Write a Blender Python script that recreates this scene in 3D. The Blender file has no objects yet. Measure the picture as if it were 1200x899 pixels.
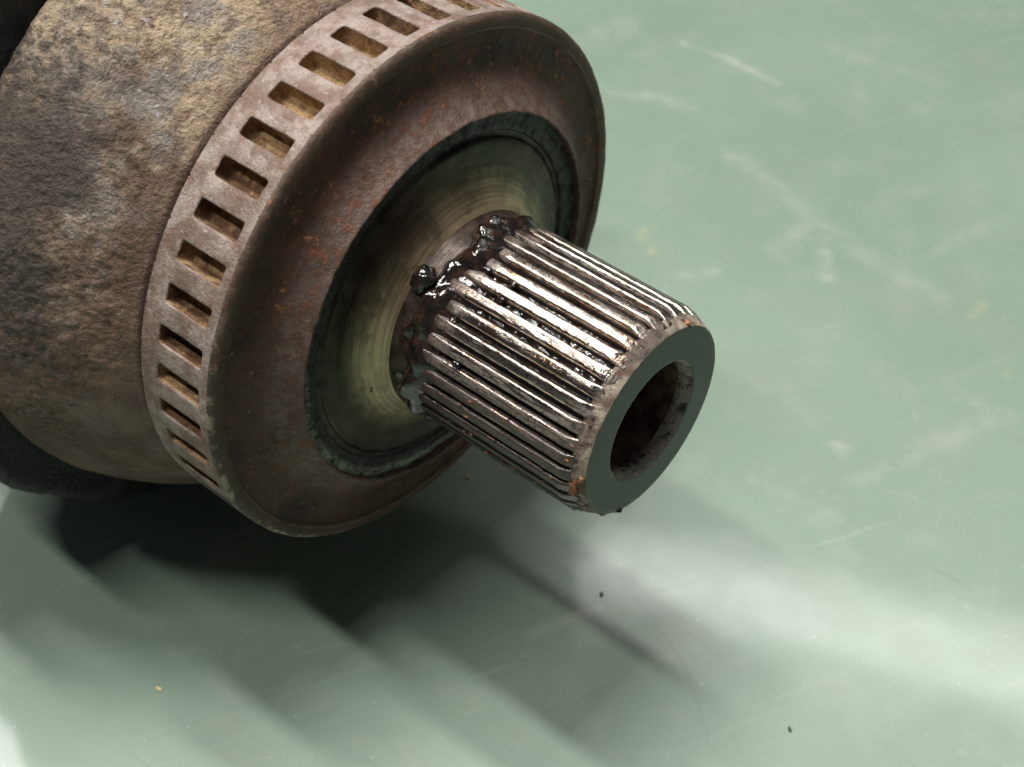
import bpy, math, random
from mathutils import Vector, noise
random.seed(7)
R = math.radians
CM = 0.01                                    # everything below is written in centimetres
scene = bpy.context.scene
COL = scene.collection

# ------------------------------------------------------------------ camera
cam_d = bpy.data.cameras.new('camera')
cam = bpy.data.objects.new('camera', cam_d); COL.objects.link(cam)
cam.location = (1.162*CM, -16.452*CM, 20.522*CM)
cam.rotation_euler = (R(90-45.32), 0, 0)
cam_d.sensor_width = 36; cam_d.lens = 55.71
cam_d.clip_start = 0.005; cam_d.clip_end = 50
cam_d.dof.use_dof = True; cam_d.dof.focus_distance = 0.205; cam_d.dof.aperture_fstop = 30
scene.camera = cam

# ------------------------------------------------------------------ room light: dim walls and ceiling tubes
w = bpy.data.worlds.new('World'); scene.world = w; w.use_nodes = True
bg = w.node_tree.nodes['Background']
bg.inputs[0].default_value = (0.95, 0.97, 1.0, 1); bg.inputs[1].default_value = 0.08

def ceiling_lamp(name, loc, length, width, ang, watts, color=(1, .98, .95)):
    d = bpy.data.lights.new(name, 'AREA'); d.shape = 'RECTANGLE'
    d.size = length; d.size_y = width; d.energy = watts; d.color = color
    o = bpy.data.objects.new(name, d); COL.objects.link(o)
    o.location = loc; o.rotation_euler = (0, 0, R(ang))
    return o
# positions in metres; a lamp looks straight down
ceiling_lamp('ceiling_tube', (-0.68, -0.33, 2.0), .78, .10, -40, 27)
ceiling_lamp('ceiling_tube', (-0.24, 0.18, 2.0), .78, .10, -40, 28)
ceiling_lamp('ceiling_tube', (-0.02, 0.44, 2.0), .78, .10, -40, 22)
ceiling_lamp('ceiling_tube', (0.90, 1.33, 2.0), 1.6, .14, -19, 9)
ceiling_lamp('ceiling_tube', (-0.78, 1.28, 2.0), 0.9, .42, 105, 15)
scene.cycles.use_adaptive_sampling = True; scene.cycles.adaptive_threshold = 0.02; scene.cycles.max_bounces = 6; scene.cycles.diffuse_bounces = 3; scene.cycles.glossy_bounces = 3

vs = scene.view_settings
vs.view_transform = 'Standard'; vs.look = 'None'; vs.exposure = 0.0; vs.gamma = 1.0
vs.use_curve_mapping = False

# ------------------------------------------------------------------ node helper
class NT:
    def __init__(s, name):
        s.m = bpy.data.materials.new(name); s.m.use_nodes = True
        s.t = s.m.node_tree; s.t.nodes.clear()
        s.out = s.n('ShaderNodeOutputMaterial')
        s.b = s.n('ShaderNodeBsdfPrincipled'); s.l(s.b.outputs[0], s.out.inputs[0])
        g = s.n('ShaderNodeNewGeometry')
        v = s.n('ShaderNodeVectorMath'); v.operation = 'SCALE'; v.inputs['Scale'].default_value = 100
        s.l(g.outputs['Position'], v.inputs[0]); s.p = v.outputs[0]      # world position in cm
    def n(s, t): return s.t.nodes.new(t)
    def l(s, a, b): s.t.links.new(a, b)
    def set(s, sock, v):
        if hasattr(v, 'is_linked'): s.l(v, sock)
        elif isinstance(v, (tuple, list)) and len(v) == 3 and sock.type == 'RGBA': sock.default_value = (*v, 1)
        else: sock.default_value = v
    def noise(s, scale, detail=4, rough=.55, vec=None, dist=0, off=None):
        n = s.n('ShaderNodeTexNoise'); n.inputs['Scale'].default_value = scale
        n.inputs['Detail'].default_value = detail; n.inputs['Roughness'].default_value = rough
        n.inputs['Distortion'].default_value = dist
        v = vec or s.p
        if off: v = s.vm('ADD', v, off)
        s.l(v, n.inputs['Vector']); return n.outputs[0]
    def voro(s, scale, feat='F1', vec=None):
        n = s.n('ShaderNodeTexVoronoi'); n.feature = feat; n.inputs['Scale'].default_value = scale
        s.l(vec or s.p, n.inputs['Vector']); return n
    def vm(s, op, a, b=None):
        n = s.n('ShaderNodeVectorMath'); n.operation = op
        s.set(n.inputs[0], a)
        if op == 'SCALE': s.set(n.inputs['Scale'], b)
        elif b is not None: s.set(n.inputs[1], b)
        return n.outputs['Value'] if op in ('DOT_PRODUCT', 'LENGTH') else n.outputs[0]
    def ma(s, op, a, b=0.0, c=None, clamp=False):
        n = s.n('ShaderNodeMath'); n.operation = op; n.use_clamp = clamp
        s.set(n.inputs[0], a); s.set(n.inputs[1], b)
        if c is not None: s.set(n.inputs[2], c)
        return n.outputs[0]
    def ss(s, v, lo, hi, a=0.0, b=1.0):                 # smoothstep lo..hi -> a..b
        n = s.n('ShaderNodeMapRange'); n.interpolation_type = 'SMOOTHSTEP'
        s.set(n.inputs[0], v)
        for i, q in zip((1, 2, 3, 4), (lo, hi, a, b)): n.inputs[i].default_value = q
        return n.outputs[0]
    def mix(s, f, a, b, mode='MIX'):
        n = s.n('ShaderNodeMix'); n.data_type = 'RGBA'; n.blend_type = mode
        s.set(n.inputs[0], f); s.set(n.inputs[6], a); s.set(n.inputs[7], b)
        return n.outputs[2]
    def bump(s, h, dist, strength=1.0, prev=None):
        n = s.n('ShaderNodeBump'); n.inputs['Strength'].default_value = strength
        n.inputs['Distance'].default_value = dist*CM
        s.l(h, n.inputs['Height'])
        if prev: s.l(prev, n.inputs['Normal'])
        return n.outputs[0]
    def fin(s, color, rough=.5, metal=0.0, normal=None, spec=.5, coat=0, coat_rough=.1):
        s.set(s.b.inputs['Base Color'], color); s.set(s.b.inputs['Roughness'], rough)
        s.set(s.b.inputs['Metallic'], metal); s.set(s.b.inputs['Specular IOR Level'], spec)
        if coat: s.set(s.b.inputs['Coat Weight'], coat); s.set(s.b.inputs['Coat Roughness'], coat_rough)
        if normal: s.l(normal, s.b.inputs['Normal'])
        return s.m

H = 5.76                                      # height of the joint's axis above the table
AXIS = -40.57                                 # heading of the axis on the table
ax_dir = (math.cos(R(AXIS)), math.sin(R(AXIS)), 0)
side_dir = (-math.sin(R(AXIS)), math.cos(R(AXIS)), 0)

def axial(nt):                                # x along the axis, radius and polar direction round it, in cm
    x = nt.vm('DOT_PRODUCT', nt.p, ax_dir); y = nt.vm('DOT_PRODUCT', nt.p, side_dir)
    sep = nt.n('ShaderNodeSeparateXYZ'); nt.l(nt.p, sep.inputs[0])
    z = nt.ma('SUBTRACT', sep.outputs[2], H)
    r = nt.ma('SQRT', nt.ma('ADD', nt.ma('MULTIPLY', y, y), nt.ma('MULTIPLY', z, z)))
    th = nt.ma('ARCTAN2', z, y)
    return x, y, z, r, th
def comb(nt, a, b, c):
    n = nt.n('ShaderNodeCombineXYZ'); nt.set(n.inputs[0], a); nt.set(n.inputs[1], b); nt.set(n.inputs[2], c)
    return n.outputs[0]

# ------------------------------------------------------------------ materials
def mat_cast():                               # bell: scaly rusted casting with tan dust and grey flakes
    t = NT('rusty_casting'); x, y, z, r, th = axial(t)
    big = t.noise(.45, 3, .5, off=(3.1, 7.7, 1.3)); mid = t.noise(1.5, 4, .6, off=(11, 2, 5)); fine = t.noise(7, 5, .65)
    grit = t.noise(22, 4, .7)
    base = t.mix(t.ss(mid, .35, .68), (.15, .078, .044), (.32, .20, .125))
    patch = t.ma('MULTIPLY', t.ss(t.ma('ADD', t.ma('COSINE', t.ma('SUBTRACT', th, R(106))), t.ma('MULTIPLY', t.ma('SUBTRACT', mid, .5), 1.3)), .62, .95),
                 t.ss(t.ma('ADD', x, t.ma('MULTIPLY', t.ma('SUBTRACT', big, .5), 2.5)), -2.2, -1.3, 1, .25))   # stuck-on scale, its pale side painted to follow the light falloff
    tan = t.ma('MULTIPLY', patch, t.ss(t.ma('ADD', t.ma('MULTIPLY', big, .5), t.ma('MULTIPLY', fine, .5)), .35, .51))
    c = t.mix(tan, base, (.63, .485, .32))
    c = t.mix(t.ss(t.noise(2.6, 5, .7, off=(9, 3, 2)), .50, .62, 0, .75), c, (.19, .125, .09))
    grey = t.ma('MULTIPLY', t.ss(t.noise(1.2, 5, .62, off=(21, 4, 9)), .50, .62), t.ss(patch, 0, 1, .3, 1))
    c = t.mix(t.ma('MULTIPLY', grey, .7), c, (.41, .385, .36))
    flake = t.ss(t.noise(9, 3, .6, off=(5, 5, 5)), .60, .70)
    c = t.mix(t.ma('MULTIPLY', flake, t.ss(patch, 0, 1, .06, .6)), c, (.74, .71, .68))
    pit = t.ss(t.noise(6, 6, .75, off=(1, 9, 2)), .30, .45, 1, 0)
    c = t.mix(t.ma('MULTIPLY', pit, .6), c, (.09, .065, .052))
    c = t.mix(t.ma('MULTIPLY', t.ss(grit, .3, .75), .3), c, (.12, .08, .055))
    crust = t.ma('MULTIPLY', t.ss(t.ma('ADD', t.ma('COSINE', t.ma('SUBTRACT', th, R(150))), t.ma('MULTIPLY', t.ma('SUBTRACT', fine, .5), .5)), .84, .97),
                 t.ss(t.ma('ADD', x, t.ma('MULTIPLY', t.ma('SUBTRACT', mid, .5), 2.0)), -2.9, -1.9, 1, 0))
    c = t.mix(t.ma('MULTIPLY', crust, .85), c, (.075, .06, .052))              # dark crusted patch
    c = t.mix(t.ss(t.ma('ABSOLUTE', t.ma('ADD', x, 1.375)), .05, .13, .85, 0), c, (.095, .038, .025))   # red rust in the groove
    nrm = t.bump(t.ma('ADD', t.ma('MULTIPLY', fine, .7), t.ma('MULTIPLY', grit, .45)), .20, 1.0)
    return t.fin(c, t.ss(grey, 0, 1, .62, .36), t.ma('MULTIPLY', grey, .3), nrm, .5)

def mat_ring():
    t = NT('weathered_steel_ring')
    a = t.noise(2.2, 5, .6); b = t.noise(14, 4, .65); g = t.noise(40, 3, .6)
    c = t.mix(t.ss(a, .38, .64), (.18, .122, .092), (.345, .28, .245))
    c = t.mix(t.ma('MULTIPLY', t.ss(t.noise(5, 5, .7, off=(6, 2, 2)), .50, .66), .6), c, (.19, .10, .062))
    c = t.mix(t.ma('MULTIPLY', t.ss(t.noise(9, 4, .6, off=(4, 4, 4)), .62, .7), .7), c, (.46, .40, .37))
    c = t.mix(t.ma('MULTIPLY', t.ss(g, .36, .44, 1, 0), .5), c, (.08, .055, .045))
    nrm = t.bump(t.ma('ADD', b, t.ma('MULTIPLY', g, .5)), .03, .8)
    return t.fin(c, t.ss(b, .3, .7, .5, .7), .25, nrm, .4)

def mat_pocket():
    t = NT('dusty_pocket')
    a = t.noise(5, 5, .65); g = t.noise(28, 3, .7)
    oi = t.n('ShaderNodeObjectInfo')
    fill = t.ma('ADD', a, t.ma('MULTIPLY', t.ma('SUBTRACT', oi.outputs['Random'], .5), .22))
    c = t.mix(t.ss(fill, .35, .66), (.13, .066, .035), (.45, .295, .15))
    c = t.mix(t.ma('MULTIPLY', t.ss(t.noise(9, 4, .7, off=(2, 2, 2)), .56, .66), .6), c, (.24, .11, .05))
    c = t.mix(t.ma('MULTIPLY', t.ss(g, .3, .5, 1, 0), .6), c, (.06, .035, .022))
    return t.fin(c, .9, 0, t.bump(t.ma('ADD', a, g), .04, 1.0), .25)

def mat_flange():
    t = NT('rusted_flange'); x, y, z, r, th = axial(t)
    a = t.noise(1.2, 4, .6); b = t.noise(6, 6, .68, off=(8, 1, 3)); g = t.noise(26, 4, .7)
    c = t.mix(t.ss(a, .35, .65), (.046, .022, .015), (.105, .050, .034))
    rust = t.ma('MULTIPLY', t.ss(b, .5, .64), t.ss(t.noise(.8, 3, .5, off=(2, 2, 6)), .4, .6))
    c = t.mix(rust, c, (.20, .07, .033))
    orange = t.ma('MULTIPLY', t.ss(t.noise(11, 4, .7, off=(14, 3, 3)), .55, .66), t.ss(t.noise(1.1, 3, .6, off=(9, 9, 1)), .46, .6))
    c = t.mix(t.ma('MULTIPLY', orange, t.ss(b, .42, .6)), c, (.40, .17, .07))
    c = t.mix(t.ma('MULTIPLY', t.ss(g, .32, .42, 1, 0), .8), c, (.022, .016, .015))
    lipm = t.ss(r, 3.74, 3.80)                # the lip is oilier and browner than the fillet
    c = t.mix(t.ma('MULTIPLY', lipm, .6), c, (.085, .06, .042))
    lit_fillet = t.ma('MULTIPLY', t.ss(r, 3.0, 3.35, 1, 0), t.ss(b, .38, .6, 1, .25))
    c = t.mix(t.ma('MULTIPLY', lit_fillet, .75), c, (.19, .135, .112))             # inner fillet lightened: light on its slope painted into the colour
    c = t.mix(t.ma('MULTIPLY', orange, t.ss(b, .42, .6, 0, .8)), c, (.42, .19, .085))
    edge = t.ma('MULTIPLY', t.ss(r, 3.92, 3.96), t.ma('MULTIPLY', t.ss(t.noise(4, 5, .7), .48, .6), t.ss(t.ma('COSINE', t.ma('SUBTRACT', th, R(215))), .3, .9, .12, .9)))
    c = t.mix(edge, c, (.34, .29, .22))       # scuffed rim
    line = t.ma('MULTIPLY', t.ss(t.ma('ABSOLUTE', t.ma('SUBTRACT', r, 3.806)), 0, .02, 1, 0), t.ss(a, .35, .55))
    c = t.mix(t.ma('MULTIPLY', line, .7), c, (.33, .25, .18))  # edge highlight painted as a pale line along the lip
    nrm = t.bump(t.ma('ADD', b, t.ma('MULTIPLY', g, .6)), .035, .75)
    return t.fin(c, t.ss(b, .3, .7, .42, .65), .12, nrm, .4)

def mat_scuff():                              # narrow worn ring between fillet and seal plate
    t = NT('scuffed_ring'); x, y, z, r, th = axial(t)
    pol = comb(t, t.ma('MULTIPLY', th, 2.4), r, 0)
    a = t.noise(.9, 4, .6, vec=pol, off=(3.3, 0, 0)); b = t.noise(16, 4, .7)
    low = t.ss(t.ma('ADD', t.ma('COSINE', t.ma('SUBTRACT', th, R(225))), t.ma('MULTIPLY', t.ma('SUBTRACT', a, .5), 2.4)), .1, .6)  # pale scuffs kept to the lower side, painting in where light falls
    m = t.ma('MULTIPLY', low, t.ss(t.ma('ADD', t.ma('MULTIPLY', a, .5), t.ma('MULTIPLY', b, .5)), .40, .52))
    c = t.mix(t.ss(t.noise(5, 4, .65, vec=pol), .45, .7), (.018, .018, .015), (.06, .06, .05))
    c = t.mix(m, c, (.36, .375, .30))
    c = t.mix(t.ss(r, 2.60, 2.70, .9, 0), c, (.022, .021, .018))
    return t.fin(c, t.ss(m, 0, 1, .38, .6), .1, t.bump(t.ma('ADD', m, b), .04, .8), .5)

def mat_plate():
    t = NT('oil_stained_plate'); x, y, z, r, th = axial(t)
    pol = comb(t, t.ma('MULTIPLY', th, 1.2), t.ma('MULTIPLY', r, 9), 0)
    a = t.noise(.9, 4, .55, off=(3, 3, 3)); b = t.noise(7, 5, .65); f = t.noise(3, 3, .6, vec=pol)
    st = t.noise(1.3, 5, .6, off=(6, 1, 4), dist=.6)
    c = t.mix(t.ss(a, .4, .62), (.055, .056, .043), (.105, .092, .068))
    c = t.mix(t.ss(r, 1.6, 2.15, .95, 0), c, (.60, .455, .28))               # bronze-stained fillet, with its gold highlight painted in
    c = t.mix(t.ss(st, .42, .66, 0, .65), c, (.06, .042, .03))
    tool = t.noise(1, 3, .6, vec=comb(t, t.ma('MULTIPLY', r, 26), t.ma('MULTIPLY', th, .5), 4))
    c = t.mix(t.ss(tool, .38, .62, .34, 0), c, (.035, .032, .026))
    c = t.mix(t.ma('MULTIPLY', t.ss(b, .66, .72), .8), c, (.03, .025, .02))
    grime = t.ma('MULTIPLY', t.ss(r, 2.22, 2.46), t.ss(t.noise(3, 4, .65, off=(5, 5, 1)), .36, .56, 1, .15))
    c = t.mix(grime, c, (.018, .016, .013))
    nrm = t.bump(t.ma('ADD', f, t.ma('MULTIPLY', b, .4)), .012, .7)
    return t.fin(c, t.ss(b, .3, .7, .28, .45), t.ss(r, 1.6, 2.2, .72, .9), nrm, .5)

def mat_tooth(name='oily_spline_steel', dark=0.0):
    t = NT(name); x, y, z, r, th = axial(t)
    lon = comb(t, t.ma('MULTIPLY', x, .9), t.ma('MULTIPLY', th, 14), t.ma('MULTIPLY', r, 6))
    a = t.noise(2.0, 5, .65, vec=lon); g = t.noise(24, 5, .7); b = t.noise(2.2, 4, .6)
    cross = comb(t, t.ma('MULTIPLY', x, 55), t.ma('MULTIPLY', th, 6), 0)     # fine lines across the teeth
    k = t.noise(1, 3, .6, vec=cross)
    c = t.mix(t.ss(a, .35, .65), (.42, .33, .275), (.74, .65, .575))
    c = t.mix(t.ma('MULTIPLY', t.ss(b, .52, .66), .6), c, (.30, .19, .11))
    c = t.mix(t.ma('MULTIPLY', t.ss(g, .55, .63), .92), c, (.018, .011, .008))
    c = t.mix(t.ss(r, 1.415, 1.455, .97, 0), c, (.018, .011, .008))          # black grease low in the grooves
    fleck = t.ss(t.noise(13, 5, .75, off=(3, 1, 8)), .60, .64)
    c = t.mix(fleck, c, (.012, .008, .006))
    hair = t.ma('MULTIPLY', t.ss(t.ma('ABSOLUTE', t.ma('SUBTRACT', t.noise(1, 4, .6, vec=comb(t, t.ma('MULTIPLY', x, 2.2), t.ma('MULTIPLY', th, 26), 3)), .5)), 0, .018, 1, 0), .8)
    c = t.mix(hair, c, (.05, .035, .028))
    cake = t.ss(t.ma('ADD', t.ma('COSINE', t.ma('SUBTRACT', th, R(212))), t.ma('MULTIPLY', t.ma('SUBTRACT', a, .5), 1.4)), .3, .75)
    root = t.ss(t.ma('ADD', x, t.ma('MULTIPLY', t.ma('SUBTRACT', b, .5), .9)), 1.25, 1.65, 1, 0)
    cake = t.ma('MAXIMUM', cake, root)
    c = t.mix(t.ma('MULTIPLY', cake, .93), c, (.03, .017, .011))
    nrm = t.bump(t.ma('ADD', t.ma('MULTIPLY', k, .6), t.ma('MULTIPLY', a, .6)), .012, .55)
    nrm = t.bump(g, .008, .5, nrm)
    return t.fin(c, t.ss(a, .3, .7, .09, .22), t.ma('MULTIPLY', t.ss(r, 1.40, 1.46, .2, 1.0), t.ss(cake, 0, 1, 1, .15)), nrm, .6)

def mat_grease():
    t = NT('black_grease')
    a = t.noise(7, 3, .55); b = t.noise(30, 4, .6)
    c = t.mix(t.ss(a, .4, .7), (.008, .006, .005), (.035, .018, .011))
    nrm = t.bump(t.ma('ADD', a, t.ma('MULTIPLY', b, .06)), .05, .6)
    return t.fin(c, t.ss(b, .45, .75, .04, .12), 0, nrm, .9)

def mat_collar():
    t = NT('turned_collar'); x, y, z, r, th = axial(t)
    f = t.noise(1, 3, .6, vec=comb(t, t.ma('MULTIPLY', x, 70), th, 0)); b = t.noise(5, 5, .65)
    c = t.mix(t.ss(b, .35, .65), (.025, .018, .014), (.08, .058, .045))
    return t.fin(c, .36, .5, t.bump(t.ma('ADD', f, b), .012, .7), .5)

def mat_chamfer():
    t = NT('gritty_chamfer')
    a = t.noise(4, 5, .65); g = t.noise(24, 5, .72); b = t.noise(1.0, 3, .5, off=(1, 2, 9))
    c = t.mix(t.ss(a, .4, .6), (.15, .10, .08), (.42, .36, .27))
    c = t.mix(t.ss(b, .5, .6, 0, .75), c, (.08, .055, .05))
    red = t.ss(t.noise(2.4, 4, .6, off=(7, 7, 2)), .6, .66)
    c = t.mix(red, c, (.20, .055, .03))
    c = t.mix(t.ss(g, .32, .46, .85, 0), c, (.03, .022, .02))
    return t.fin(c, .6, .2, t.bump(t.ma('ADD', a, g), .05, .9), .5)

def mat_face():
    t = NT('smooth_end_face'); x, y, z, r, th = axial(t)
    a = t.noise(1.6, 4, .6); g = t.noise(30, 3, .6)
    lathe = t.noise(1, 2, .6, vec=comb(t, t.ma('MULTIPLY', r, 60), t.ma('MULTIPLY', th, .6), 0))
    c = t.mix(t.ss(a, .35, .65), (.045, .052, .048), (.075, .085, .078))
    c = t.mix(t.ss(t.noise(5, 5, .7, off=(2, 8, 1)), .56, .68, 0, .7), c, (.10, .07, .05))
    c = t.mix(t.ss(t.noise(18, 4, .7, off=(1, 1, 1)), .66, .72, 0, .7), c, (.22, .19, .16))
    c = t.mix(t.ma('MULTIPLY', t.ss(r, 1.335, 1.36), t.ss(t.noise(3, 4, .7, off=(4, 1, 7)), .45, .6, 0, .7)), c, (.30, .27, .23))
    nick = t.ss(t.ma('ADD', r, t.ma('MULTIPLY', t.ma('SUBTRACT', t.noise(6, 4, .7), .5), .25)), 1.30, 1.36)
    c = t.mix(t.ma('MULTIPLY', nick, .7), c, (.13, .10, .08))
    return t.fin(c, t.ss(a, .3, .7, .30, .44), .8, t.bump(t.ma('ADD', lathe, t.ma('MULTIPLY', g, .5)), .005, .6), .5)

def mat_bore():
    t = NT('rusty_bore'); a = t.noise(4, 5, .65); g = t.noise(25, 4, .7)
    c = t.mix(t.ss(a, .4, .62), (.055, .034, .024), (.20, .125, .08))
    return t.fin(c, .7, .1, t.bump(t.ma('ADD', a, g), .05, .9), .4)

def mat_borelip():
    t = NT('worn_bore_lip'); a = t.noise(4.5, 5, .65); g = t.noise(25, 4, .7)
    c = t.mix(t.ss(a, .36, .5), (.08, .06, .05), (.46, .40, .35))
    c = t.mix(t.ss(g, .58, .66, 0, .8), c, (.03, .02, .018))
    return t.fin(c, t.ss(a, .3, .7, .3, .6), .5, t.bump(t.ma('ADD', a, g), .05, .9), .5)

def mat_rubber():
    t = NT('black_rubber'); a = t.noise(2.4, 5, .65); g = t.noise(18, 4, .7)
    c = t.mix(t.ss(a, .5, .7), (.012, .012, .012), (.045, .045, .042))
    c = t.mix(t.ss(g, .64, .72, 0, .6), c, (.12, .115, .105))
    return t.fin(c, t.ss(a, .35, .65, .28, .6), 0, t.bump(t.ma('ADD', a, t.ma('MULTIPLY', g, .5)), .10, .9), .5)

def mat_solid(name, c1, c2, rough, sc=14):
    t = NT(name); a = t.noise(sc, 4, .6)
    return t.fin(t.mix(t.ss(a, .35, .65), c1, c2), rough, 0, t.bump(a, .03, .8), .4)

MARKS = [
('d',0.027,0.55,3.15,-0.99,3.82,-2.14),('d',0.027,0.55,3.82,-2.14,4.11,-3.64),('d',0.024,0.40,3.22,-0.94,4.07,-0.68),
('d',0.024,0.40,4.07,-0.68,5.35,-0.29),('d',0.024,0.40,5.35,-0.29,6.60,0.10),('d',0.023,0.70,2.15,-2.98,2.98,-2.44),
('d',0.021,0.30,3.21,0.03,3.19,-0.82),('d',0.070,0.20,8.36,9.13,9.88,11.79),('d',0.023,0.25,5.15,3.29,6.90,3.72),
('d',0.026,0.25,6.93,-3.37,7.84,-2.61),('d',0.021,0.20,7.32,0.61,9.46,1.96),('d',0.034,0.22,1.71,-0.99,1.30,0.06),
('p',0.059,0.70,5.11,14.93,6.04,14.31),('p',0.059,0.70,6.04,14.31,7.13,13.29),('p',0.114,0.40,3.07,13.06,5.02,12.51),
('p',0.103,0.50,7.40,8.05,7.32,6.76),('p',0.145,0.32,5.88,10.72,7.38,8.39),('p',0.145,0.32,7.38,8.39,9.36,6.09),
('p',0.102,0.32,6.39,7.60,7.46,8.72),('p',0.117,0.28,7.02,1.46,9.77,3.02),('p',0.082,0.70,6.85,2.32,6.98,2.22),
('p',0.219,0.40,3.31,15.29,3.72,15.65),('p',0.092,0.40,4.49,6.81,5.10,6.88),('p',0.093,0.28,9.20,3.61,10.28,2.93),
('p',0.054,0.35,1.46,-1.69,2.55,-1.23),('p',0.055,0.30,1.54,-1.09,2.29,-0.80),('p',0.137,0.25,8.61,14.58,10.74,13.39),
('p',0.084,0.22,9.27,7.39,11.42,8.72),('p',0.115,0.22,8.95,13.56,8.89,12.58),('p',0.066,0.20,5.27,1.56,6.67,0.61),
('o',0.077,0.50,3.73,7.97,4.03,8.39),('o',0.059,0.40,3.89,7.47,3.93,7.60),('o',0.065,0.40,9.93,5.70,10.22,5.99),
('o',0.049,0.35,10.41,5.51,10.53,5.61),('o',0.063,0.30,10.18,4.27,10.22,4.05),('o',0.034,0.40,8.37,-1.16,8.40,-1.21)]

def mat_table():                              # worn green bench covering with scratches, smears and stains
    t = NT('worn_green_bench')
    a = t.noise(.16, 3, .55); b = t.noise(.9, 4, .6, off=(4, 9, 0)); g = t.noise(26, 3, .7)
    c = t.mix(t.ss(a, .35, .66), (.112, .188, .130), (.142, .218, .158))
    c = t.mix(t.ma('MULTIPLY', t.ss(b, .48, .72), .35), c, (.24, .265, .21))
    c = t.mix(t.ma('MULTIPLY', t.ss(t.noise(.5, 4, .65, off=(1, 5, 0)), .52, .72), .45), c, (.172, .19, .14))
    c = t.mix(t.ma('MULTIPLY', t.ss(t.noise(4.5, 5, .7), .42, .7), .22), c, (.135, .19, .14))
    c = t.mix(t.ss(g, .35, .7, 0, .22), c, (.11, .165, .12))
    dn = t.n('ShaderNodeTexNoise'); dn.inputs['Scale'].default_value = .9; dn.inputs['Detail'].default_value = 3
    t.l(t.p, dn.inputs['Vector'])
    wob = t.vm('SCALE', t.vm('SUBTRACT', dn.outputs[1], (.5, .5, .5)), .3)
    p = t.vm('MULTIPLY', t.vm('ADD', t.p, wob), (1, 1, 0))
    brk = t.ss(t.noise(1.6, 4, .65, off=(2, 3, 0)), .38, .62)
    masks = {}
    for k, wd, s, x0, y0, x1, y1 in MARKS:
        dx, dy = x1-x0, y1-y0
        q = t.vm('SUBTRACT', p, (x0, y0, 0))
        hh = t.ma('MULTIPLY', t.vm('DOT_PRODUCT', q, (dx, dy, 0)), 1/(dx*dx+dy*dy), clamp=True)
        off = t.vm('SCALE', comb(t, dx, dy, 0), hh)
        d = t.vm('LENGTH', t.vm('SUBTRACT', q, off))
        soft = 1.7 if k == 'd' else 3.0
        mk = t.ma('MULTIPLY', t.ss(d, 0, wd*soft, 1, 0), s*(.95 if k == 'd' else .62))
        masks[k] = mk if k not in masks else t.ma('MAXIMUM', masks[k], mk)
    c = t.mix(t.ma('MULTIPLY', masks['p'], t.ma('ADD', .15, t.ma('MULTIPLY', brk, .85))), c, (.42, .41, .35))
    c = t.mix(t.ma('MULTIPLY', masks['o'], brk), c, (.50, .42, .18))
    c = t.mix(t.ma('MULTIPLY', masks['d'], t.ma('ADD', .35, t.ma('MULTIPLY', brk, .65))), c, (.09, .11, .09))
    fl = t.voro(.55); fleck = t.ma('MULTIPLY', t.ss(fl.outputs[0], .02, .05, 1, 0), .12)
    c = t.mix(fleck, c, (.50, .47, .30))
    for ang, sc, sd_, k in ((20, 1.3, 3, .2), (-38, 1.6, 8, .34), (75, 1.1, 15, .14)):
        ca, sa = math.cos(R(ang)), math.sin(R(ang))
        sv = comb(t, t.vm('DOT_PRODUCT', p, (.09*sc*ca, .09*sc*sa, 0)), t.vm('DOT_PRODUCT', p, (-1.5*sc*sa, 1.5*sc*ca, 0)), sd_)
        n_ = t.noise(1.0, 2, .5, vec=sv)
        ln = t.ma('MULTIPLY', t.ss(t.ma('ABSOLUTE', t.ma('SUBTRACT', n_, .5)), 0, .0045, 1, 0), t.ss(t.noise(.35, 2, .5, off=(sd_, 1, 0)), .45, .62, 0, k))
        c = t.mix(ln, c, (.40, .41, .35) if sd_ != 8 else (.07, .09, .07))
    c = t.mix(t.ss(t.noise(55, 3, .7), .3, .7, 0, .30), c, (.27, .31, .25))
    dust = t.voro(2.2); c = t.mix(t.ma('MULTIPLY', t.ss(dust.outputs[0], .03, .07, 1, 0), .35), c, (.42, .42, .36))
    # long faint rubbing marks
    st = t.noise(1.0, 4, .6, vec=comb(t, t.vm('DOT_PRODUCT', t.p, (.12, .05, 0)), t.vm('DOT_PRODUCT', t.p, (-1.6, 3.6, 0)), 0))
    c = t.mix(t.ma('MULTIPLY', t.ss(st, .56, .76), .05), c, (.55, .58, .5))
    return t.fin(c, .5, 0, t.bump(g, .004, .5), 1.0, coat=.6, coat_rough=t.ss(b, .3, .7, .07, .12))

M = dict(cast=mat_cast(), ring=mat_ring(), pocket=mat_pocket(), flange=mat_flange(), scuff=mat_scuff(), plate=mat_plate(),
         tooth=mat_tooth(), grease=mat_grease(), collar=mat_collar(), chamfer=mat_chamfer(), face=mat_face(), bore=mat_bore(),
         lip=mat_borelip(), rubber=mat_rubber(), table=mat_table(),
         chip=mat_solid('rust_chip', (.20, .07, .035), (.42, .20, .09), .6), straw=mat_solid('straw_fleck', (.5, .42, .2), (.62, .55, .3), .6),
         dirt=mat_solid('dirt_fleck', (.05, .045, .035), (.10, .09, .07), .8))

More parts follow.
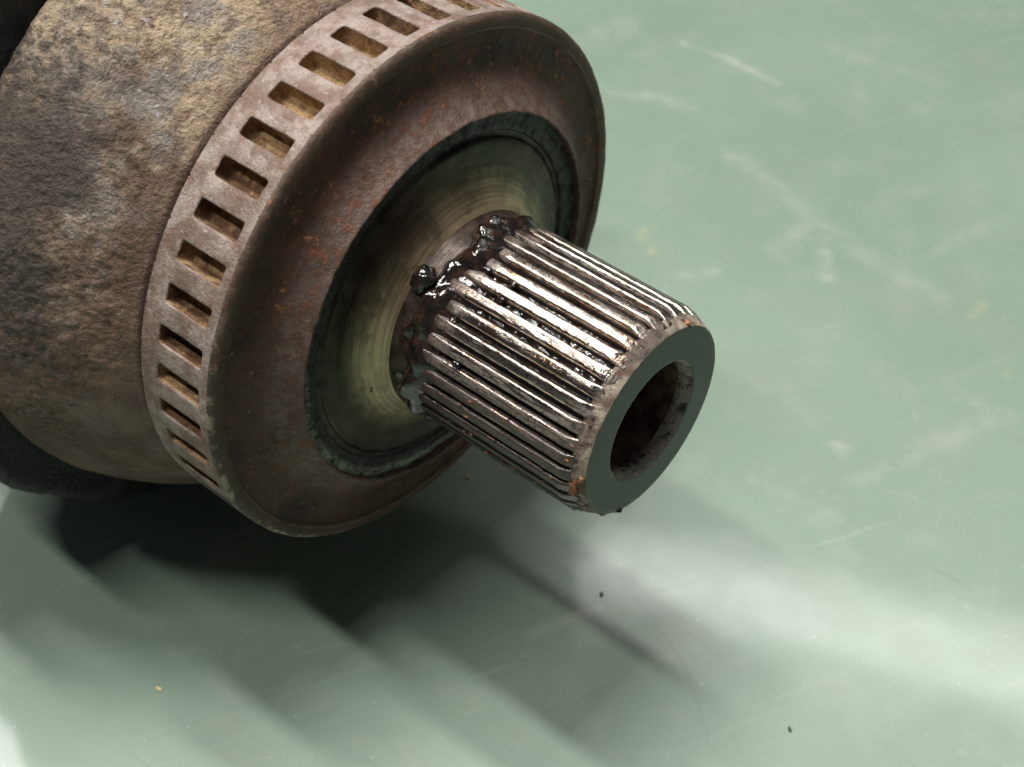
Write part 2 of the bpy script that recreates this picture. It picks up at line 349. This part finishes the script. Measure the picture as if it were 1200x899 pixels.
# ------------------------------------------------------------------ mesh helpers (cm in, metres out)
def obj(name, verts, faces, mat, parent=None, loc=(0, 0, 0), smooth=True, rx=0):
    me = bpy.data.meshes.new(name)
    me.from_pydata([(x*CM, y*CM, z*CM) for x, y, z in verts], [], faces)
    me.polygons.foreach_set('use_smooth', [smooth]*len(faces)); me.update()
    me.materials.append(mat)
    o = bpy.data.objects.new(name, me); COL.objects.link(o)
    o.parent = parent; o.location = [c*CM for c in loc]; o.rotation_euler = (rx, 0, 0)
    return o
def tag(o, label=None, cat=None, group=None, kind=None):
    for k, v in (('label', label), ('category', cat), ('group', group), ('kind', kind)):
        if v: o[k] = v
    return o
def resample(prof, step):
    out = []
    for (x0, r0), (x1, r1) in zip(prof, prof[1:]):
        n = max(1, round(math.hypot(x1-x0, r1-r0)/step))
        out += [(x0+(x1-x0)*i/n, r0+(r1-r0)*i/n) for i in range(n)]
    return out+[prof[-1]]
def spline_prof(pts, n):                      # Catmull-Rom through profile points
    P = [pts[0]]+list(pts)+[pts[-1]]; out = []
    for i in range(1, len(P)-2):
        for k in range(n):
            u = k/n; q = []
            for d in (0, 1):
                a, b, c, e = P[i-1][d], P[i][d], P[i+1][d], P[i+2][d]
                q.append(.5*(2*b+(c-a)*u+(2*a-5*b+4*c-e)*u*u+(3*b-a-3*c+e)*u**3))
            out.append(tuple(q))
    return out+[pts[-1]]
def revolve(name, prof, nth, mat, parent, disp=None, loc=(0, 0, H), th0=None, th1=None, cap0=False, cap1=False):
    closed = th0 is None
    if closed: ths = [2*math.pi*j/nth for j in range(nth)]
    else: ths = [th0+(th1-th0)*j/nth for j in range(nth+1)]
    V, F = [], []; m = len(ths)
    cs = [(math.cos(t), math.sin(t)) for t in ths]
    for x, r in prof:
        for (c, s), t in zip(cs, ths):
            if disp:
                d = disp(x, r, t, c, s)
                dx, dr = d if isinstance(d, tuple) else (0, d)
                V.append((x+dx, (r+dr)*c, (r+dr)*s))
            else: V.append((x, r*c, r*s))
    jn = m if closed else m-1
    for i in range(len(prof)-1):
        for j in range(jn):
            k = (j+1) % m
            F.append((i*m+j, i*m+k, (i+1)*m+k, (i+1)*m+j))
    if cap0: F.append(tuple(range(m))[::-1])
    if cap1: F.append(tuple((len(prof)-1)*m+j for j in range(m)))
    return obj(name, V, F, mat, parent, loc)
def fbm(v, o=4): return noise.fractal(v, .9, 2.1, o)
def sstep(a, b, x):
    u = min(1, max(0, (x-a)/(b-a))); return u*u*(3-2*u)

# ------------------------------------------------------------------ the bench top
def make_table():
    X0, X1, Y0, Y1 = -60, 70, -30, 70
    V = [(X0, Y0, 0), (X1, Y0, 0), (X1, Y1, 0), (X0, Y1, 0), (X0, Y0, -2.5), (X1, Y0, -2.5), (X1, Y1, -2.5), (X0, Y1, -2.5)]
    F = [(0, 1, 2, 3), (7, 6, 5, 4), (0, 4, 5, 1), (1, 5, 6, 2), (2, 6, 7, 3), (3, 7, 4, 0)]
    return tag(obj('bench_surface', V, F, M['table'], smooth=False), 'scratched pale green workbench surface under the metal joint', kind='structure')
make_table()

# ------------------------------------------------------------------ the joint
joint = bpy.data.objects.new('drive_shaft_joint', None); COL.objects.link(joint)
joint.rotation_euler = (0, 0, R(AXIS))
tag(joint, 'rusty steel drive shaft joint with slotted ring and greasy splined stub, lying on green bench', 'machine part')

# bell housing
bell_p = spline_prof([(-1.56, 3.93), (-1.72, 4.03), (-2.0, 4.19), (-2.3, 4.40), (-2.6, 4.575), (-2.9, 4.72), (-3.2, 4.84), (-3.5, 4.925), (-3.72, 4.945), (-3.82, 4.93)], 13)
bell_p = [(-1.275, 3.95), (-1.29, 3.90), (-1.30, 3.78), (-1.325, 3.72), (-1.37, 3.71), (-1.41, 3.73), (-1.435, 3.80), (-1.46, 3.88), (-1.51, 3.915)] + bell_p + [(-3.86, 4.88), (-3.87, 4.80), (-3.87, 4.3)]
def bell_disp(x, r, t, c, s):
    if x > -1.5 or x < -3.85: 
        v = Vector((x*2, r*c*2, r*s*2)); return .012*fbm(v, 3)
    p = Vector((x, r*c, r*s))
    m = sstep(-.25, .25, fbm(p*.45+Vector((2, 4, 1)), 2)+.6*math.cos(t-R(120)))
    m *= sstep(-1.5, -1.85, x)
    w_ = noise.noise_vector(p*2.0)*.5
    f = fbm(p*3.6+Vector((5, 0, 0))+w_, 5)
    ter = abs(fbm(p*6.5+w_, 4))                                   # flaky ledges
    pk = max(0, noise.noise(p*9.5+w_)-.12)                        # pock marks
    sc = noise.noise(p*12)
    return (.004+.017*m)*f + .026*m*(.4-ter) - .036*m*pk + .008*m*sc + .012*fbm(p*1.1, 2)
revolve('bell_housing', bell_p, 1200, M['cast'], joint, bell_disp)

# slotted ring
NW = 44; PITCH = 2*math.pi/NW; TH0 = R(112.1); RR = 4.0
WX, WHX, WHA = -.58, .385, .235*PITCH          # window centre, half length, half angle
def rr_loop(hx, ha, rad, n=5):                 # rounded rectangle in (x, arc length) units
    hy = ha*RR; pts = []
    for cx, cy, a0 in ((hx-rad, hy-rad, 0), (-hx+rad, hy-rad, 90), (-hx+rad, -hy+rad, 180), (hx-rad, -hy+rad, 270)):
        for i in range(n): 
            a = R(a0+90*i/(n-1)); pts.append((cx+rad*math.cos(a), cy+rad*math.sin(a)))
    out = []                                   # subdivide the straight runs
    for (x0, y0), (x1, y1) in zip(pts, pts[1:]+pts[:1]):
        k = max(1, round(math.hypot(x1-x0, y1-y0)/.06))
        out += [(x0+(x1-x0)*i/k, y0+(y1-y0)*i/k) for i in range(k)]
    return out
loop = rr_loop(WHX, WHA, .045)
def to_rect(x, y):                             # push a loop point out to its cell's edge
    hx0, hx1, hy = -1.285-WX, -.045-WX, PITCH/2*RR
    u, v = x/WHX, y/(WHA*RR); m = max(abs(u), abs(v)); u, v = u/m, v/m
    return (u*hx1 if u > 0 else -u*hx0), v*hy
def make_ring():
    V, F = [], []; n = len(loop)
    for k in range(NW):
        th = TH0+k*PITCH; base = len(V)
        jit = 1+.02*random.uniform(-1, 1)
        for lev in range(5):
            for (x, y) in loop:
                if lev == 0: px, py, r = x, y*jit, RR-.03
                elif lev == 1: px, py, r = x*1.012, y*1.03*jit, RR-.007
                else:
                    ox, oy = to_rect(x, y); f = (0, 0, .05, .5, 1)[lev]
                    ix, iy = x*1.03, y*1.07
                    px, py, r = ix+(ox-ix)*f, iy+(oy-iy)*f, RR-.002*(lev == 2)
                a = th+py/RR; X = WX+px
                r += -.02*sstep(-.9, -1.31, X)*.6
                if lev < 4:
                    q = Vector((X*6, RR*math.cos(a)*6, RR*math.sin(a)*6)); r += .008*noise.noise(q)
                    px2 = .010*noise.noise(q*1.7); X += px2 if lev < 3 else 0
                V.append((X, r*math.cos(a), r*math.sin(a)))
        for lev in range(4):
            for j in range(n):
                i2 = (j+1) % n
                F.append((base+lev*n+j, base+lev*n+i2, base+(lev+1)*n+i2, base+(lev+1)*n+j))
    return obj('slotted_ring', V, F, M['ring'], joint, (0, 0, H))
ring = make_ring()
def make_window():
    V, F = [], []; n = len(loop)
    levels = [(1.0, RR-.02), (.99, RR-.14), (.965, RR-.245), (.90, RR-.27)]
    for f, r in levels:
        for x, y in loop:
            a = (y*f)/RR; V.append((WX+x*(1-(1-f)*.5), r*math.cos(a), r*math.sin(a)))
    for lev in range(len(levels)-1):
        for j in range(n):
            i2 = (j+1) % n; F.append((lev*n+j, lev*n+i2, (lev+1)*n+i2, (lev+1)*n+j))
    c = len(V); V.append((WX, RR-.275, 0)); b = (len(levels)-1)*n
    for j in range(n): F.append((b+j, b+(j+1) % n, c))
    return V, F
wv, wf = make_window()
win0 = obj('ring_window', wv, wf, M['pocket'], ring, smooth=True, rx=TH0)
for k in range(1, NW):
    o = win0.copy(); COL.objects.link(o); o.parent = ring; o.rotation_euler = (TH0+k*PITCH, 0, 0)

# flange: scuffed rim, lip, fine step, then a concave fillet rising to the seal seat
fl = [(-.05, 4.0), (-.02, 3.996), (.005, 3.975), (.022, 3.945), (.040, 3.90), (.046, 3.82), (.036, 3.803), (-.010, 3.788), (-.016, 3.76)]
for i in range(1, 25):
    u = i/24; fl.append((-.014+.464*u**2.7, 3.76-.94*u))
fl += [(.452, 2.81), (.440, 2.79), (.34, 2.775)]
fl = resample(fl, .035)
def fl_disp(x, r, t, c, s):
    p = Vector((x, r*c, r*s))
    d = .012*fbm(p*4, 3)+.006*noise.noise(p*14)
    return (d*(.4+.6*(r < 3.7)), .008*fbm(p*3+Vector((3, 3, 3)), 3))
revolve('flange', fl, 720, M['flange'], joint, fl_disp)
def pl_disp(k):
    def f(x, r, t, c, s):
        p = Vector((x, r*c, r*s)); return (k*fbm(p*5, 3), 0)
    return f
seat = [(.34, 2.775), (.335, 2.75), (.345, 2.55), (.33, 2.515), (.29, 2.49)]
revolve('scuffed_seat_ring', resample(seat, .03), 540, M['scuff'], joint, pl_disp(.028))
plate = [(.29, 2.49), (.285, 2.46), (.295, 2.42), (.335, 2.39), (.355, 2.34), (.37, 2.2), (.375, 2.12)]
for i in range(1, 15):
    u = i/14; plate.append((.375+.31*u**1.5, 2.12-.62*u))
seal = revolve('seal_plate', resample(plate, .03), 540, M['plate'], joint, pl_disp(.004))

# splined stub: collar, core, teeth, chamfer, end face, bore
stub = bpy.data.objects.new('splined_stub', None); COL.objects.link(stub); stub.parent = joint; stub.location = (0, 0, H*CM)
core = [(.62, 1.50), (.66, 1.49), (.95, 1.47), (1.02, 1.44), (1.12, 1.40), (1.3, 1.375), (3.66, 1.375), (3.72, 1.40)]
def core_disp(x, r, t, c, s):
    p = Vector((x, r*c, r*s)); return .012*fbm(p*5, 3)*(1 if x > .9 else .2)
revolve('stub_core', resample(core, .05), 360, M['grease'], stub, core_disp, loc=(0, 0, 0))
revolve('turned_collar', resample([(.66, 1.49), (.69, 1.512), (.74, 1.508), (1.00, 1.475), (1.06, 1.44), (1.10, 1.40)], .02), 240, M['collar'], stub, lambda x, r, t, c, s: .005*noise.noise(Vector((x*3, r*c*3, r*s*3))), loc=(0, 0, 0))
NT_ = 37; TP = 2*math.pi/NT_
sec = [(-.098, 1.365), (-.090, 1.405), (-.082, 1.450), (-.073, 1.484), (-.058, 1.499), (-.038, 1.503), (-.014, 1.5045), (.014, 1.5045), (.038, 1.503), (.058, 1.499), (.073, 1.484), (.082, 1.450), (.090, 1.405), (.098, 1.365)]
def make_tooth(k):
    th = R(91.2)+k*TP; rnd = random.Random(k)
    x0 = .94+rnd.uniform(-.05, .14); x1 = 3.80
    V, F = [], []; n = 70; m = len(sec)
    sd = Vector((k*3.7, 1.3*k, 0))
    for i in range(n+1):
        x = x0+(x1-x0)*i/n
        hgt = 1.0
        if x < x0+.22: hgt = .25+.75*sstep(x0-.03, x0+.22, x)
        wv_ = 1.10+.035*fbm(Vector((x*2.2, k*5.1, 0)), 3)
        for (y, r) in sec:
            dr = (r-1.365)*hgt
            rr = 1.365+dr+.005*fbm(Vector((x*4, y*20, 0))+sd, 3)+.003*noise.noise(Vector((x*22, y*30, 2))+sd)
            cap = 1.505-max(0, x-3.56)*.42     # chamfer cone
            rr = min(rr, cap+.006*noise.noise(Vector((x*9, y*40, 7))+sd))
            yy = y*wv_+.003*noise.noise(Vector((x*5, 0, 9))+sd)
            a = yy/1.5
            V.append((x, rr*math.cos(a), rr*math.sin(a)))
    for i in range(n):
        for j in range(m-1):
            F.append((i*m+j, i*m+j+1, (i+1)*m+j+1, (i+1)*m+j))
    F.append(tuple(range(m))); F.append(tuple(n*m+j for j in range(m))[::-1])
    obj('spline_tooth', V, F, M['tooth'], stub, rx=th)
for k in range(NT_): make_tooth(k)
def ch_disp(x, r, t, c, s):
    p = Vector((x, r*c, r*s)); e = sstep(3.89, 3.84, x)
    return (.02*e*fbm(p*4, 3), .016*e*fbm(p*7+Vector((1, 1, 1)), 4))
revolve('end_chamfer', resample([(3.66, 1.40), (3.70, 1.432), (3.74, 1.432), (3.88, 1.375), (3.893, 1.366)], .02), 360, M['chamfer'], stub, ch_disp, loc=(0, 0, 0))
face = [(3.893, 1.366), (3.897, 1.35), (3.897, .89), (3.893, .876)]
revolve('end_face', resample(face, .04), 240, M['face'], stub, lambda x, r, t, c, s: (.003*noise.noise(Vector((x*2, r*c*2, r*s*2))), .014*fbm(Vector((x*6, r*c*6, r*s*6)), 3)*(r > 1.34)), loc=(0, 0, 0))
def lip_disp(x, r, t, c, s):
    p = Vector((x, r*c, r*s)); return .016*fbm(p*6, 3)*sstep(3.893, 3.86, x)
revolve('bore_lip', resample([(3.893, .876), (3.88, .868), (3.82, .832), (3.77, .815), (3.70, .81)], .02), 200, M['lip'], stub, lip_disp, loc=(0, 0, 0))
bore = [(3.70, .81)]+[(3.70-i*.05, .80) for i in range(1, 50)]+[(1.2, .5), (1.1, .02)]
revolve('bore', bore, 160, M['bore'], stub, lambda x, r, t, c, s: .012*fbm(Vector((x*5, r*c*5, r*s*5)), 3), loc=(0, 0, 0))

# grease packed round the root of the splines, lumps and crumbs
def blob(name, x, th, r, size, mat, parent, seed, stretch=(1, 1, 1), amp=.35, n=14, freq=1.3):
    V, F = [], []; c = Vector((x, r*math.cos(th), r*math.sin(th)))
    er = Vector((0, math.cos(th), math.sin(th))); et = Vector((0, -math.sin(th), math.cos(th))); ex = Vector((1, 0, 0))
    nu = n*2
    for i in range(n+1):
        ph = math.pi*i/n
        for j in range(nu):
            a = 2*math.pi*j/nu; d = Vector((math.sin(ph)*math.cos(a), math.sin(ph)*math.sin(a), math.cos(ph)))
            k = 1+amp*fbm(d*freq+Vector((seed*3.3, seed, 0)), 3)
            v = c+(ex*d.x*stretch[0]+et*d.y*stretch[1]+er*d.z*stretch[2])*size*k
            V.append(tuple(v))
    for i in range(n):
        for j in range(nu):
            k = (j+1) % nu; F.append((i*nu+j, i*nu+k, (i+1)*nu+k, (i+1)*nu+j))
    return obj(name, V, F, mat, parent)
def packed():
    prof = [(.68+.96*i/44, 1.0) for i in range(45)]
    def d(x, r, t, c, s):
        p = Vector((x, 1.45*c, 1.45*s)); u = (x-.68)/.96
        cover = sstep(-.45, .6, math.cos(t-R(130)))             # thickest on one side
        f = fbm(p*2.4+Vector((4, 4, 2)), 2); g = noise.noise(p*6); k = 0
        e = .16*noise.noise(p*2.0+Vector((9, 0, 0)))+.05*noise.noise(p*6)
        hump = sstep(0, .32, u+e-.06)*sstep(1.0, .42, u+e)
        return (0, .37+.03*f*hump+(.03+.185*cover)*hump+cover*hump*(.11*f+.028*g))
    revolve('packed_grease', prof, 420, M['grease'], stub, d, loc=(0, 0, 0))
packed()
blob('grease_lump', .82, R(126), 1.58, .17, M['grease'], stub, 2, (1.0, 1.0, .85), .35, 22)
rg = random.Random(5)
for i in range(14):                            # beads of grease on the first part of the splines
    th = R(rg.uniform(80, 200)); blob('grease_lump', rg.uniform(1.3, 1.9), th, 1.45+rg.uniform(0, .03), rg.uniform(.03, .06), M['grease'], stub, i+5, (1.3, .9, .7), .4, 8)
for i in range(26):                            # grime packed round the lower root
    th = R(rg.uniform(178, 226)); blob('grease_crumb', rg.uniform(.74, 1.12), th, 1.46+rg.uniform(0, .03), rg.uniform(.03, .075), M['dirt' if i % 2 else 'grease'], stub, i+200, (1.1, 1.2, .7), .5, 8, 1.8)
for i in range(30):                            # crumbs along the underside, seen against the bench
    th = R(rg.uniform(196, 232)); blob('grease_crumb', rg.uniform(1.3, 3.6), th, 1.48, rg.uniform(.018, .045), M['grease'], stub, i+60, (1.2, .8, .8), .6, 6, 2)
for i in range(16):
    th = R(rg.uniform(150, 205)); blob('grit_chip', rg.uniform(1.4, 3.7), th, 1.505, rg.uniform(.012, .028), M['chip'], stub, i+90, (1.6, .8, .5), .6, 5, 2)
for i in range(22):                            # ragged grime on the lower rim of the end
    th = R(rg.uniform(200, 262)); blob('grease_crumb', rg.uniform(3.72, 3.88), th, 1.375, rg.uniform(.015, .045), M['dirt' if i % 3 == 0 else 'grease'], stub, i+130, (.8, 1.4, .8), .7, 6, 2)
for x, th, s in ((3.74, 187, .09), (3.78, 181, .06), (3.70, 192, .075), (3.86, 178, .045)):
    blob('rust_crust', x, R(th), 1.41, s, M['chip'], stub, th, (.8, 1.3, .6), .6, 10, 2)
blob('rust_crust', 3.86, R(62), 1.39, .04, M['chip'], stub, 3, (1, 1.3, .7), .6, 8, 2)
blob('grease_lump', .44, R(190), 1.72, .09, M['lip'], stub, 44, (1, 1.2, .8), .5, 10, 2)

# rubber boot behind the bell
boot = [(-3.80, 4.5), (-3.90, 4.86), (-3.92, 5.2), (-3.94, 5.55), (-4.02, 5.70), (-4.25, 5.745), (-4.8, 5.75), (-5.6, 5.73), (-6.2, 5.5), (-6.6, 5.1), (-6.9, 4.9), (-7.2, 5.0), (-7.6, 5.2), (-8.0, 5.1), (-8.4, 4.6), (-8.8, 4.0), (-9.2, 2.0), (-9.2, .05)]
def boot_disp(x, r, t, c, s):
    p = Vector((x, r*c, r*s)); return min(.07*fbm(p*.9, 3)+.02*noise.noise(p*4)-.03, 5.755-r) if r > 1 else 0
revolve('rubber_boot', resample(boot, .12), 300, M['rubber'], joint, boot_disp)

# ------------------------------------------------------------------ specks lying on the bench
def speck(name, x, y, sx, sy, sz, rot, mat, label, cat, seed):
    V, F = [], []; n = 6; nu = 10
    for i in range(n+1):
        ph = math.pi*i/n
        for j in range(nu):
            a = 2*math.pi*j/nu; d = Vector((math.sin(ph)*math.cos(a), math.sin(ph)*math.sin(a), math.cos(ph)))
            k = 1+.5*noise.noise(d*1.5+Vector((seed*2.7, seed, 1)))
            V.append((d.x*sx*k, d.y*sy*k, max(-sz*.8, d.z*sz*k)+sz*.8))
    for i in range(n):
        for j in range(nu):
            k = (j+1) % nu; F.append((i*nu+j, i*nu+k, (i+1)*nu+k, (i+1)*nu+j))
    o = obj(name, V, F, mat, None, (x, y, 0)); o.rotation_euler = (0, 0, R(rot))
    return tag(o, label, cat, 'specks of dirt on the bench')
speck('dirt_speck', 5.32, -3.45, .022, .055, .02, 10, M['dirt'], 'dark elongated dirt speck near the bottom edge, right of centre', 'speck', 1)
speck('dirt_speck', 2.60, -.94, .028, .05, .02, -5, M['dirt'], 'dark dirt speck in the shadow below the tip of the splined stub', 'speck', 2)
speck('straw_speck', -4.23, -2.74, .035, .06, .02, 60, M['straw'], 'pale straw-coloured speck on the bench at lower left', 'speck', 3)
speck('straw_speck', .40, 1.56, .04, .05, .02, 20, M['straw'], 'pale speck in the shadow beneath the splined stub beside the flange', 'speck', 4)
